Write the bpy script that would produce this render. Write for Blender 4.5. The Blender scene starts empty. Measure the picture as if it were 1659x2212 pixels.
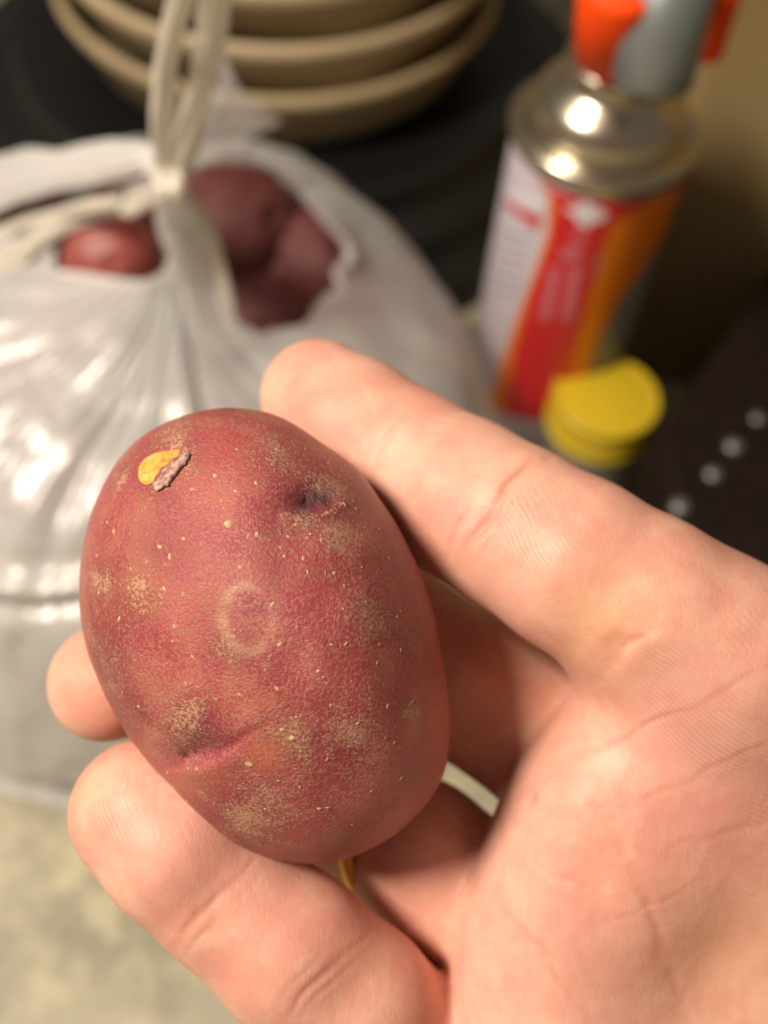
import bpy, bmesh, math, random
import numpy as np
from mathutils import Vector, Matrix, noise as mn

random.seed(7); rng = np.random.default_rng(7)
SC = bpy.context.scene
COL = SC.collection

# ------------------------------------------------------------------ camera
F = 2372.0                       # focal length in units of the 1659 x 2212 view
PITCH, ROLL, CAMH = math.radians(56), math.radians(6.0), 0.45
r0 = Vector((1, 0, 0)); f0 = Vector((0, math.cos(PITCH), -math.sin(PITCH))); u0 = Vector((0, math.sin(PITCH), math.cos(PITCH)))
RIGHT = r0 * math.cos(ROLL) + u0 * math.sin(ROLL)
UP = u0 * math.cos(ROLL) - r0 * math.sin(ROLL)
BACK = -f0
CAMP = Vector((0, 0, CAMH))
CM = Matrix(((RIGHT.x, UP.x, BACK.x, CAMP.x), (RIGHT.y, UP.y, BACK.y, CAMP.y), (RIGHT.z, UP.z, BACK.z, CAMP.z), (0, 0, 0, 1)))
camd = bpy.data.cameras.new('camera'); cam = bpy.data.objects.new('camera', camd); COL.objects.link(cam)
cam.matrix_world = CM
camd.sensor_fit = 'VERTICAL'; camd.sensor_height = 24.0; camd.sensor_width = 18.0
camd.lens = 12.0 / (1106.0 / F)
camd.clip_start = 0.01; camd.clip_end = 20
camd.dof.use_dof = True; camd.dof.focus_distance = 0.1235; camd.dof.aperture_fstop = camd.lens / 2.95
SC.camera = cam
SC.cycles.max_bounces = 7; SC.cycles.transparent_max_bounces = 8; SC.cycles.transmission_bounces = 5; SC.cycles.diffuse_bounces = 4; SC.cycles.glossy_bounces = 3

# ------------------------------------------------------------------ world, lamp, exposure
w = bpy.data.worlds.new('World'); SC.world = w; w.use_nodes = True
bg = w.node_tree.nodes['Background']; bg.inputs[0].default_value = (1.0, 0.84, 0.66, 1); bg.inputs[1].default_value = 0.14
ld = bpy.data.lights.new('ceiling_lamp', 'AREA'); ld.shape = 'DISK'; ld.size = 0.26; ld.energy = 18.2; ld.color = (1.0, 0.88, 0.735)
lamp = bpy.data.objects.new('ceiling_lamp', ld); COL.objects.link(lamp)
lp = CM @ Vector((-0.055, -0.03, -0.14)) + (RIGHT * -0.52 + UP * 0.43 + BACK * 0.74).normalized() * 0.95
lamp.location = lp
lamp.rotation_euler = (CM @ Vector((-0.01, -0.02, -0.14)) - lp).to_track_quat('-Z', 'Y').to_euler()
SC.view_settings.view_transform = 'Standard'; SC.view_settings.look = 'None'
SC.view_settings.exposure = 0.0; SC.view_settings.gamma = 1.0

# ------------------------------------------------------------------ helpers
def pc(u, v, d):
    "camera-space point from view coordinates and depth (metres)"
    return Vector(((u - 829.5) / F * d, -(v - 1106) / F * d, -d))
def pw(u, v, d): return CM @ pc(u, v, d)
def on_z(u, v, z):
    ray = (CM.to_3x3() @ pc(u, v, 1.0)); t = (z - CAMH) / ray.z
    return CAMP + ray * t
CMI = CM.inverted()
def to_px(P):
    "numpy Nx3 world -> view coordinates"
    M = np.array(CMI); q = P @ M[:3, :3].T + M[:3, 3]
    return 829.5 - q[:, 0] / q[:, 2] * F, 1106 + q[:, 1] / q[:, 2] * F
def cam_px(q): return 829.5 - q[:, 0] / q[:, 2] * F, 1106 + q[:, 1] / q[:, 2] * F

def mesh_np(name, verts, faces, smooth=True):
    me = bpy.data.meshes.new(name)
    verts = np.asarray(verts, dtype=np.float32); 
    if isinstance(faces, np.ndarray):
        n = faces.shape[1]
        me.vertices.add(len(verts)); me.vertices.foreach_set('co', verts.ravel())
        me.loops.add(faces.size); me.loops.foreach_set('vertex_index', faces.astype(np.int32).ravel())
        me.polygons.add(len(faces)); me.polygons.foreach_set('loop_start', np.arange(0, faces.size, n, dtype=np.int32))
        me.update(calc_edges=True); me.validate()
    else:
        me.from_pydata([tuple(v) for v in verts], [], faces); me.update()
    if smooth: me.polygons.foreach_set('use_smooth', [True] * len(me.polygons))
    return me
def link(name, me, mat, parent=None, mw=None):
    o = bpy.data.objects.new(name, me); COL.objects.link(o)
    if mat is not None: me.materials.clear(); me.materials.append(mat)
    if parent is not None: o.parent = parent
    elif mw is not None: o.matrix_world = mw
    return o
def empty(name, loc, label, cat, group=None, rot=None):
    o = bpy.data.objects.new(name, None); COL.objects.link(o); o.location = loc; o.empty_display_size = .01
    if rot is not None: o.rotation_euler = rot
    o['label'] = label; o['category'] = cat
    if group: o['group'] = group
    return o
def attr(me, name, arr):
    a = me.attributes.new(name, 'FLOAT', 'POINT'); a.data.foreach_set('value', np.asarray(arr, dtype=np.float32))
def lathe(profile, seg=96):
    "profile: list of (r, z)"
    n = len(profile); V = []; Fc = []
    for i in range(seg):
        a = 2 * math.pi * i / seg
        for r, z in profile: V.append((r * math.cos(a), r * math.sin(a), z))
    for i in range(seg):
        j = (i + 1) % seg
        for k in range(n - 1): Fc.append((i * n + k, j * n + k, j * n + k + 1, i * n + k + 1))
    return np.array(V), np.array(Fc)
def spline(pts, n):
    "Catmull-Rom through rows of pts"
    P = np.array(pts, float); P = np.vstack([2 * P[0] - P[1], P, 2 * P[-1] - P[-2]])
    m = len(P) - 3; out = []
    for t in np.linspace(0, m - 1e-6, n):
        i = int(t); f = t - i; a, b, c, d = P[i:i + 4]
        out.append(.5 * ((2 * b) + (-a + c) * f + (2 * a - 5 * b + 4 * c - d) * f * f + (-a + 3 * b - 3 * c + d) * f ** 3))
    return np.array(out)

# ---- node helper
class NT:
    def __init__(s, name):
        s.m = bpy.data.materials.new(name); s.m.use_nodes = True; s.t = s.m.node_tree; s.t.nodes.clear()
        s.out = s.t.nodes.new('ShaderNodeOutputMaterial')
    def n(s, typ, _p=None, **inp):
        nd = s.t.nodes.new(typ)
        for k, v in (_p or {}).items(): setattr(nd, k, v)
        for k, v in inp.items():
            k2 = int(k[1:]) if k[0] == 'i' and k[1:].isdigit() else k.replace('_', ' ')
            if isinstance(v, bpy.types.NodeSocket): s.t.links.new(v, nd.inputs[k2])
            else: nd.inputs[k2].default_value = v
        return nd
    def math(s, op, a, b=0.0, c=None, clamp=False):
        d = dict(i0=a, i1=b)
        if c is not None: d['i2'] = c
        return s.n('ShaderNodeMath', dict(operation=op, use_clamp=clamp), **d).outputs[0]
    def ss(s, x, lo, hi):
        return s.n('ShaderNodeMapRange', dict(interpolation_type='SMOOTHSTEP'), Value=x, From_Min=lo, From_Max=hi).outputs[0]
    def mix(s, f, a, b):
        nd = s.t.nodes.new('ShaderNodeMix'); nd.data_type = 'RGBA'
        for i, v in ((0, f), (6, a), (7, b)):
            if isinstance(v, bpy.types.NodeSocket): s.t.links.new(v, nd.inputs[i])
            elif i == 0: nd.inputs[i].default_value = v
            else: nd.inputs[i].default_value = (*v, 1)
        return nd.outputs[2]
    def noise(s, co, scale, detail=3, rough=.5, dist=0.0):
        return s.n('ShaderNodeTexNoise', None, Vector=co, Scale=scale, Detail=detail, Roughness=rough, Distortion=dist).outputs[0]
    def at(s, name): return s.n('ShaderNodeAttribute', dict(attribute_name=name)).outputs['Fac']
    def co(s): return s.n('ShaderNodeTexCoord').outputs['Object']
    def done(s, sh):
        s.t.links.new(sh, s.out.inputs[0]); return s.m
def simple(name, col, rough=.5, metal=0.0, spec=.5, coat=0.0, var=0.0, vs=40):
    t = NT(name)
    c = (*col, 1)
    if var:
        nz = t.noise(t.co(), vs, 4, .6)
        c = t.mix(t.ss(nz, .3, .7), tuple(x * (1 - var) for x in col), tuple(min(1, x * (1 + var)) for x in col))
    b = t.n('ShaderNodeBsdfPrincipled', None, Base_Color=c, Roughness=rough, Metallic=metal, Specular_IOR_Level=spec, Coat_Weight=coat)
    return t.done(b.outputs[0])

S = 0.87   # depth scale of hand and potato (metres per 1/1000 unit)
def D(d): return d * S / 1000.0

# ------------------------------------------------------------------ the floor
def make_floor():
    t = NT('floor_concrete'); co = t.co()
    n1 = t.noise(co, 14, 3, .55); n2 = t.noise(co, 60, 3, .6); n3 = t.noise(co, 400, 2, .6)
    c = t.mix(t.ss(n1, .35, .68), (.30, .275, .185), (.49, .43, .32))
    c = t.mix(t.ss(n2, .46, .66), c, (.56, .50, .33))
    c = t.mix(t.math('MULTIPLY', t.ss(n2, .42, .30), .6), c, (.20, .19, .125))
    c = t.mix(t.math('MULTIPLY', t.ss(n3, .5, .7), .35), c, (.22, .20, .15))
    b = t.n('ShaderNodeBsdfPrincipled', None, Base_Color=c, Roughness=.55, Normal=t.n('ShaderNodeBump', None, Strength=.3, Distance=.001, Height=n3).outputs[0])
    m = t.done(b.outputs[0])
    me = mesh_np('floor', [(-4, -3, 0), (4, -3, 0), (4, 6, 0), (-4, 6, 0)], [(0, 1, 2, 3)], False)
    o = link('floor', me, m); o['kind'] = 'structure'
make_floor()

# ------------------------------------------------------------------ held potato
OUT = [(700, 962), (770, 1010), (820, 1080), (880, 1180), (922, 1280), (950, 1400), (966, 1500), (971, 1600), (958, 1680), (920, 1740), (850, 1806), (760, 1852), (680, 1867),
       (600, 1858), (500, 1822), (430, 1766), (368, 1695), (300, 1620), (250, 1545), (213, 1470), (184, 1390), (172, 1300), (177, 1200), (200, 1100), (243, 1010), (300, 945), (380, 903), (480, 880), (590, 893)]
PCU, PCV, PDC, PH = 565.0, 1385.0, 160.0, 25.0
_o = np.array(OUT, float); _a = np.arctan2(_o[:, 1] - PCV, _o[:, 0] - PCU); _r = np.hypot(_o[:, 0] - PCU, _o[:, 1] - PCV)
_i = np.argsort(_a); _a = _a[_i]; _r = _r[_i]
_ta = np.linspace(-math.pi, math.pi, 721)
_tr = np.interp(_ta, np.concatenate([_a - 2 * math.pi, _a, _a + 2 * math.pi]), np.tile(_r, 3))
_k = np.exp(-np.linspace(-2.2, 2.2, 31) ** 2); _k /= _k.sum()
_tr = np.convolve(np.concatenate([_tr[-46:-1], _tr, _tr[1:46]]), _k, 'same')[45:-45]
def outline_r(a): return np.interp(a, _ta, _tr)
def potato_depth(u, v):
    a = np.arctan2(v - PCV, u - PCU); rho = np.clip(np.hypot(u - PCU, v - PCV) / outline_r(a), 0, .999)
    return PDC - PH * np.sqrt(1 - rho ** 2)
def c3(x, y): return 108 + .5534 * x, 918 + .5534 * y

def make_potato():
    root = empty('red_potato', pw(PCU, PCV, D(PDC)), 'red potato with speckled skin and a yellow peeled nick, held in the hand', 'potato')
    bm = bmesh.new(); bmesh.ops.create_icosphere(bm, subdivisions=7, radius=1.0)
    me = bpy.data.meshes.new('skin'); bm.to_mesh(me); bm.free()
    n = len(me.vertices); P = np.empty(n * 3, np.float32); me.vertices.foreach_get('co', P); P = P.reshape(-1, 3).astype(float)
    # sphere: x right, y down (view), z toward the camera
    a = np.arctan2(P[:, 1], P[:, 0]); rho = np.hypot(P[:, 0], P[:, 1])
    u = PCU + outline_r(a) * rho * np.cos(a); v = PCV + outline_r(a) * rho * np.sin(a)
    d = PDC - PH * P[:, 2]
    lump = np.array([mn.noise(Vector(p) * 1.7) for p in P]) * 1.1 + np.array([mn.noise(Vector(p) * 5.0) for p in P]) * .22
    d = d - lump * P[:, 2]
    front = np.clip(P[:, 2] * 4, 0, 1)
    def g(cx, cy, sx, sy=None, ang=0.0):
        sy = sy or sx; cx, cy = c3(cx, cy); c, s_ = math.cos(ang), math.sin(ang)
        dx = (u - cx) * c + (v - cy) * s_; dy = -(u - cx) * s_ + (v - cy) * c
        return np.exp(-(dx / (sx * .5534)) ** 2 - (dy / (sy * .5534)) ** 2) * front
    def line(pts, wdt):
        best = np.full(n, 1e9); ts = np.zeros(n)
        Q = [c3(*p) for p in pts]
        for k in range(len(Q) - 1):
            ax, ay = Q[k]; bx, by = Q[k + 1]; L2 = (bx - ax) ** 2 + (by - ay) ** 2
            t = np.clip(((u - ax) * (bx - ax) + (v - ay) * (by - ay)) / L2, 0, 1)
            dd = np.hypot(u - ax - t * (bx - ax), v - ay - t * (by - ay)); m = dd < best
            best = np.where(m, dd, best)
        return np.exp(-(best / (wdt * .5534)) ** 2) * front
    # eye 1 (upper right): dimple with brow; eye 2 (lower left) with groove
    d += 1.5 * g(1030, 305, 140, 80, -.15) + .6 * g(1000, 310, 45, 28) + .8 * g(1085, 290, 32, 22) - .55 * line([(930, 360), (1020, 372), (1090, 345), (1150, 300)], 30)
    wr = np.array([mn.noise(Vector((x * .09, y * .05, 3))) for x, y in zip(u, v)])
    d += wr * .5 * g(1040, 290, 110, 70)
    d += 2.0 * g(590, 1270, 110, 55, -.15) + .7 * g(530, 1290, 26, 20) + .6 * g(600, 1275, 40, 20, -.3)
    d += wr * .6 * g(580, 1275, 60, 35)
    groove = [(440, 1342), (540, 1330), (620, 1305), (690, 1265), (760, 1215), (860, 1165)]
    ga = np.clip((c3(900, 0)[0] - u) / 110, 0, 1); d += ga * (.55 * line(groove, 13) - .5 * line([(x + 12, y + 34) for x, y in groove[:4]], 34)) - .25 * line([(640, 1250), (720, 1190), (800, 1160)], 40)
    d += .5 * g(1395, 1130, 60, 120)+ .4 * g(560, 900, 200)
    q = np.stack([(u - 829.5) / F * D(d), -(v - 1106) / F * D(d), -D(d)], 1)
    # signed distance (view units) to peeled patch
    poly = [(343, 205), (343, 170), (352, 150), (372, 128), (410, 108), (450, 100), (505, 92), (508, 108), (488, 128), (468, 140), (450, 160), (430, 168), (424, 185), (408, 205), (402, 225), (372, 236), (352, 222)]
    PQ = [c3(*p) for p in poly]
    inside = np.zeros(n, bool); best = np.full(n, 1e9)
    for k in range(len(PQ)):
        (x1, y1), (x2, y2) = PQ[k], PQ[(k + 1) % len(PQ)]
        cond = ((y1 > v) != (y2 > v)) & (u < (x2 - x1) * (v - y1) / (y2 - y1 + 1e-9) + x1); inside ^= cond
        t = np.clip(((u - x1) * (x2 - x1) + (v - y1) * (y2 - y1)) / ((x2 - x1) ** 2 + (y2 - y1) ** 2), 0, 1)
        best = np.minimum(best, np.hypot(u - x1 - t * (x2 - x1), v - y1 - t * (y2 - y1)))
    sd = np.where(inside, best, -best); sd = np.where(P[:, 2] > 0, sd, -99)
    sink = np.clip((sd + 1) / 4, 0, 1) * .28
    q[:, 2] -= sink / 1000
    org = np.array(pc(PCU, PCV, D(PDC)))
    me.vertices.foreach_set('co', (q - org).astype(np.float32).ravel())
    me.polygons.foreach_set('use_smooth', [True] * len(me.polygons)); 
    # icosphere built with z toward camera and y down: flips handedness -> flip normals
    me.flip_normals(); me.update()
    blobs = [(240, 170, 110, 1.0), (470, 60, 150, .9), (330, 90, 100, .8), (880, 130, 110, .8), (1060, 230, 90, .8), (1150, 430, 90, .9), (980, 350, 60, .8), (470, 500, 230, .45), (340, 690, 120, .7), (210, 600, 80, .8),
             (200, 910, 120, .75), (250, 1010, 100, .6), (560, 1150, 100, .95), (1230, 760, 120, .8), (1130, 600, 70, .5), (1400, 1120, 55, 1.1), (1180, 1200, 170, .75), (950, 1250, 110, .8), (780, 1540, 190, .95), (640, 1400, 130, .6),
             (1050, 1490, 120, .5), (850, 430, 70, .6), (690, 860, 90, .7), (1330, 560, 70, .5), (950, 1610, 260, .6), (1300, 1230, 120, .6), (600, 730, 150, .35), (830, 520, 60, .5), (420, 250, 100, .6), (880, 560, 90, .5), (1480, 900, 150, .45), (1450, 1350, 150, .45)]
    sc = np.zeros(n)
    for x, y, r_, s_ in blobs: sc = np.maximum(sc, s_ * g(x, y, r_ * 1.15))
    rim = np.clip((rho - .86) / .14, 0, 1) * .5
    sc = np.maximum(sc, np.where(P[:, 2] > 0, rim * (.4 + .6 * (u < 560)), .45))
    dx = (u - c3(772, 755)[0]) / .5534; dy = (v - c3(772, 755)[1]) / .5534; an = -.12
    ex = dx * math.cos(an) + dy * math.sin(an); ey = -dx * math.sin(an) + dy * math.cos(an)
    rr = np.sqrt((ex / 96) ** 2 + (ey / 128) ** 2); wid = .13 + .10 * np.clip(-ex / 96, 0, 1) + .06 * np.clip(ey / 128, 0, 1)
    ring = np.exp(-((rr - 1) / wid) ** 2) * front * (.75 + .25 * np.array([mn.noise(Vector((x * .02, y * .02, 9))) for x, y in zip(u, v)]))
    eye = np.maximum(1.0 * g(1005, 305, 70, 34, -.1), .80 * g(1035, 292, 140, 66, -.15), 1.0 * g(590, 1272, 70, 26, -.15)); eye = np.maximum.reduce([eye, g(528, 1288, 22), .95 * g(1090, 290, 36, 24)])
    purple = np.maximum.reduce([1.0 * g(1050, 290, 170, 110), .6 * g(590, 1250, 150, 90), .5 * g(900, 390, 100, 40), .45 * g(1300, 200, 160)])
    pink = np.maximum.reduce([line(groove, 34) * (.4 + .6 * ga), .8 * g(730, 1190, 60, 40), .7 * g(470, 1330, 100, 40), .7 * g(900, 1430, 150, 60), .55 * g(340, 900, 60, 90), .6 * g(1000, 700, 130, 80), .5 * g(230, 300, 80)])
    orange = np.maximum.reduce([g(850, 1270, 120, 90), .6 * g(600, 1350, 150, 70), .45 * g(760, 1090, 120, 50), .35 * g(350, 640, 120)])
    brow = line([(900, 355), (960, 368), (1030, 362), (1090, 340), (1150, 305)], 24) + .5 * line([(900, 270), (960, 240), (1050, 215), (1130, 240)], 30) + .8 * line([(520, 1340), (600, 1330), (660, 1300)], 12)
    for nm, ar in (('scurf', sc), ('ringmark', ring), ('eye', eye), ('purple', purple), ('pink', pink), ('orange', orange), ('brow', brow), ('peel', sd)): attr(me, nm, ar)
    # ---- skin material
    t = NT('potato_skin'); co = t.co()
    big = t.noise(co, 45, 3, .5); mid = t.noise(co, 170, 4, .6); fine = t.noise(co, 2500, 4, .7, .3); vfine = t.noise(co, 5200, 2, .6, .3)
    c = t.mix(t.ss(big, .36, .62), (.245, .025, .038), (.38, .064, .072))
    c = t.mix(t.math('MULTIPLY', t.ss(mid, .45, .7), .45), c, (.52, .13, .10))
    c = t.mix(t.math('MULTIPLY', t.at('orange'), .7), c, (.62, .17, .085))
    c = t.mix(t.math('MULTIPLY', t.at('pink'), .55), c, (.44, .038, .085))
    c = t.mix(t.math('MULTIPLY', t.at('purple'), .85, clamp=True), c, (.14, .018, .045))
    # scurf: patchy tan bloom broken into grains
    sfield = t.math('ADD', t.math('MULTIPLY', t.at('scurf'), .58), t.math('MULTIPLY', t.math('SUBTRACT', mid, .47), 1.15))
    sf = t.math('ADD', sfield, t.math('MULTIPLY', t.math('SUBTRACT', fine, .5), 1.7))
    m1 = t.ss(sf, .28, .62)
    c = t.mix(t.math('MULTIPLY', m1, .62), c, (.42, .225, .13))
    m2 = t.ss(t.math('ADD', sf, t.math('MULTIPLY', t.math('SUBTRACT', vfine, .5), 1.3)), .62, .86)
    c = t.mix(t.math('MULTIPLY', m2, .85), c, (.58, .39, .22))
    base_gr = t.ss(t.math('ADD', fine, t.math('MULTIPLY', mid, .3)), .56, .82)
    c = t.mix(t.math('MULTIPLY', base_gr, .55), c, (.53, .27, .17))
    rm = t.math('MULTIPLY', t.at('ringmark'), t.math('ADD', .75, t.math('MULTIPLY', fine, .6)))
    c = t.mix(t.math('MULTIPLY', t.math('MULTIPLY', rm, t.ss(t.noise(co, 260, 3, .6), .34, .58)), .72, clamp=True), c, (.60, .36, .22))
    c = t.mix(t.math('MULTIPLY', t.ss(t.math('ADD', t.at('eye'), t.math('MULTIPLY', t.math('SUBTRACT', fine, .5), 2.6)), .45, 1.0), .85), c, (.055, .016, .028))
    c = t.mix(t.ss(t.math('ADD', t.math('MULTIPLY', t.at('brow'), .62), t.math('MULTIPLY', t.math('SUBTRACT', fine, .5), 2.6)), .55, .95), c, (.55, .38, .17))
    pk = t.ss(t.math('ADD', t.at('peel'), t.math('MULTIPLY', t.math('SUBTRACT', fine, .5), 3.0)), -.3, .6)
    fl = t.mix(t.ss(t.noise(co, 900, 4, .7), .35, .65), (.66, .29, .045), (.90, .50, .10)); fl = t.mix(t.ss(t.at('peel'), 2.6, .2), fl, (.62, .30, .08))
    c = t.mix(pk, c, fl)
    h = t.math('ADD', t.math('MULTIPLY', fine, .9), t.math('MULTIPLY', vfine, .45))
    h = t.math('ADD', h, t.math('MULTIPLY', m1, .35))
    bmp = t.n('ShaderNodeBump', None, Strength=.85, Distance=.00022, Height=h)
    b = t.n('ShaderNodeBsdfPrincipled', None, Base_Color=c, Roughness=t.math('ADD', .33, t.math('MULTIPLY', m1, .22)), Normal=bmp.outputs[0], Specular_IOR_Level=.55,
            Subsurface_Weight=.06, Subsurface_Radius=(1, .3, .2), Subsurface_Scale=.002)
    mat = t.done(b.outputs[0])
    rot = CM.to_3x3().to_4x4()
    root.rotation_euler = rot.to_euler()
    skin = link('skin', me, mat, root)
    # ---- lenticels and crumbs of soil, joined: too many and too small to pick apart
    sp = [(695, 385, 15), (668, 294, 8), (722, 257, 7), (805, 226, 9), (643, 197, 9), (555, 250, 9), (520, 445, 8), (428, 475, 9), (466, 515, 9), (313, 562, 7), (445, 638, 9), (520, 660, 10), (728, 635, 8), (742, 555, 8), (808, 428, 10), (775, 434, 9),
          (930, 435, 7), (960, 388, 7), (1005, 440, 7), (1017, 425, 6), (1060, 450, 7), (900, 478, 7), (915, 512, 7), (988, 522, 8), (1007, 573, 7), (1075, 578, 7), (1110, 578, 8), (1218, 555, 6), (1322, 520, 8), (1285, 405, 7), (1228, 400, 6), (1195, 328, 8),
          (1184, 298, 7), (1152, 312, 9), (1150, 628, 8), (1235, 690, 6), (1145, 718, 6), (1355, 748, 6), (1288, 858, 7), (1155, 855, 9), (1100, 857, 8), (1370, 878, 7), (897, 858, 10), (870, 700, 9), (965, 790, 9), (485, 787, 9), (478, 845, 7), (270, 757, 11),
          (556, 905, 8), (530, 1013, 9), (283, 1045, 7), (742, 1053, 8), (648, 1070, 7), (884, 1028, 9), (1047, 962, 8), (1068, 985, 7), (1277, 930, 7), (345, 1100, 8), (1320, 1098, 10), (1415, 1080, 10), (1202, 1165, 7), (1097, 1097, 7), (962, 1140, 6),
          (907, 1190, 10), (945, 1225, 11), (980, 1275, 9), (1083, 1305, 9), (775, 1325, 13), (1310, 1222, 7), (1345, 1240, 7), (1255, 1430, 7), (975, 1413, 7), (1370, 1380, 9), (893, 1390, 8), (740, 1420, 7), (697, 1505, 8), (1052, 1498, 10), (1085, 1495, 9),
          (740, 1578, 7), (537, 1470, 8), (485, 1415, 6), (1180, 1560, 7), (840, 1500, 7), (182, 510, 8), (190, 655, 8), (248, 415, 11), (222, 380, 8), (460, 1358, 11), (570, 1340, 8), (885, 95, 8), (1000, 95, 8), (1090, 150, 7), (730, 95, 7)]
    for _ in range(60):
        x, y = rng.uniform(130, 1540), rng.uniform(60, 1680); uu, vv = c3(x, y); aa = math.atan2(vv - PCV, uu - PCU)
        if math.hypot(uu - PCU, vv - PCV) < outline_r(aa) * .95: sp.append((x, y, rng.uniform(2.0, 4.2)))
    from mathutils.bvhtree import BVHTree
    bv = BVHTree.FromObject(skin, bpy.context.evaluated_depsgraph_get())
    oc = Vector(org); V = []; Fc = []
    for x, y, r_ in sp:
        uu, vv = c3(x, y); ray = pc(uu, vv, 1.0).normalized()
        hit, nor, _, _ = bv.ray_cast(-oc, ray)
        if hit is None: continue
        if nor.dot(ray) > 0: nor = -nor
        r = r_ * .5534 * 1.25 / F * D(140); tx = nor.orthogonal().normalized(); ty = nor.cross(tx)
        b0 = len(V); m = 8; st = rng.uniform(.7, 1.35); ph = rng.uniform(0, 3.1)
        for k in range(m):
            an = 2 * math.pi * k / m; rr_ = r * rng.uniform(.75, 1.2); e1 = rr_ * math.cos(an) * st; e2 = rr_ * math.sin(an) / st
            V.append(hit + tx * (e1 * math.cos(ph) - e2 * math.sin(ph)) + ty * (e1 * math.sin(ph) + e2 * math.cos(ph)) - nor * .00006)
        for k in range(m): V.append(hit + (V[b0 + k] - hit) * .62 + nor * (r * .28 + .00003) * rng.uniform(.6, 1.2))
        V.append(hit + nor * r * (.12 if r_ > 6 else .4))
        for k in range(m):
            k2 = (k + 1) % m; Fc += [(b0 + k, b0 + k2, b0 + m + k2, b0 + m + k), (b0 + m + k, b0 + m + k2, b0 + 2 * m)]
    lm = NT('lenticel_cork'); oi = lm.noise(lm.co(), 900, 2)
    lb = lm.n('ShaderNodeBsdfPrincipled', None, Base_Color=lm.mix(lm.ss(oi, .3, .7), (.36, .21, .10), (.60, .41, .21)), Roughness=.7)
    l = link('lenticel', mesh_np('lenticel', V, Fc), lm.done(lb.outputs[0]), root); l['kind'] = 'stuff'
    # ---- curled flap of torn skin beside the peeled patch
    edge = [(516, 100), (494, 128), (470, 152), (444, 182), (422, 210), (396, 240)]; tip = [(555, 112), (540, 136), (500, 172), (470, 212), (450, 240), (420, 262)]
    E = spline(edge, 22); T = spline(tip, 22); NW = 9; V = []; wdv = [.55 + .45 * math.sin(2.6 * i / 21 + .25) + .18 * mn.noise(Vector((i * .55, 0, 2))) for i in range(22)]; T = E + (T - E) * np.array(wdv)[:, None] * 1.25; jg = [rng.uniform(-.30, .20) for i in range(22)]
    for i in range(22):
        for j in range(NW):
            f = j / (NW - 1); jag = jg[i] * max(0, 1 - f * 2.2) * (.4 + .6 * math.sin(math.pi * i / 21))
            x = E[i, 0] + (T[i, 0] - E[i, 0]) * (f + jag) ; y = E[i, 1] + (T[i, 1] - E[i, 1]) * (f + jag)
            uu, vv = c3(x, y); dd = float(potato_depth(np.array(uu), np.array(vv)))
            lift = 1.35 * math.sin(math.pi * (.10 + .62 * (1 - f) + .10)) ** 1.0 * (.45 + .55 * math.sin(math.pi * (i + 1) / 23))
            lift = (1.9 * (1 - (2 * f - .75) ** 2 * .8)) * (.35 + .65 * math.sin(math.pi * (i + 1) / 23)) * .42 + .12 + .16 * mn.noise(Vector((x * .06, y * .06, 1)))
            V.append(pc(uu, vv, D(dd - lift - .25)) - oc)
    Fc = [(i * NW + j, (i + 1) * NW + j, (i + 1) * NW + j + 1, i * NW + j + 1) for i in range(21) for j in range(NW - 1)]
    fm = NT('torn_skin'); nz = fm.noise(fm.co(), 1400, 3)
    fb = fm.n('ShaderNodeBsdfPrincipled', None, Base_Color=fm.mix(fm.ss(nz, .35, .65), (.24, .10, .10), (.52, .33, .27)), Roughness=.5, Normal=fm.n('ShaderNodeBump', None, Strength=.7, Distance=.0002, Height=nz).outputs[0])
    fo = link('peeled_skin_flap', mesh_np('peeled_skin_flap', V, Fc), fm.done(fb.outputs[0]), root); fo['label'] = 'curled purple-brown flap of torn skin beside the yellow nick'
    so = fo.modifiers.new('thickness', 'SOLIDIFY'); so.thickness = .00004
make_potato()

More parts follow.
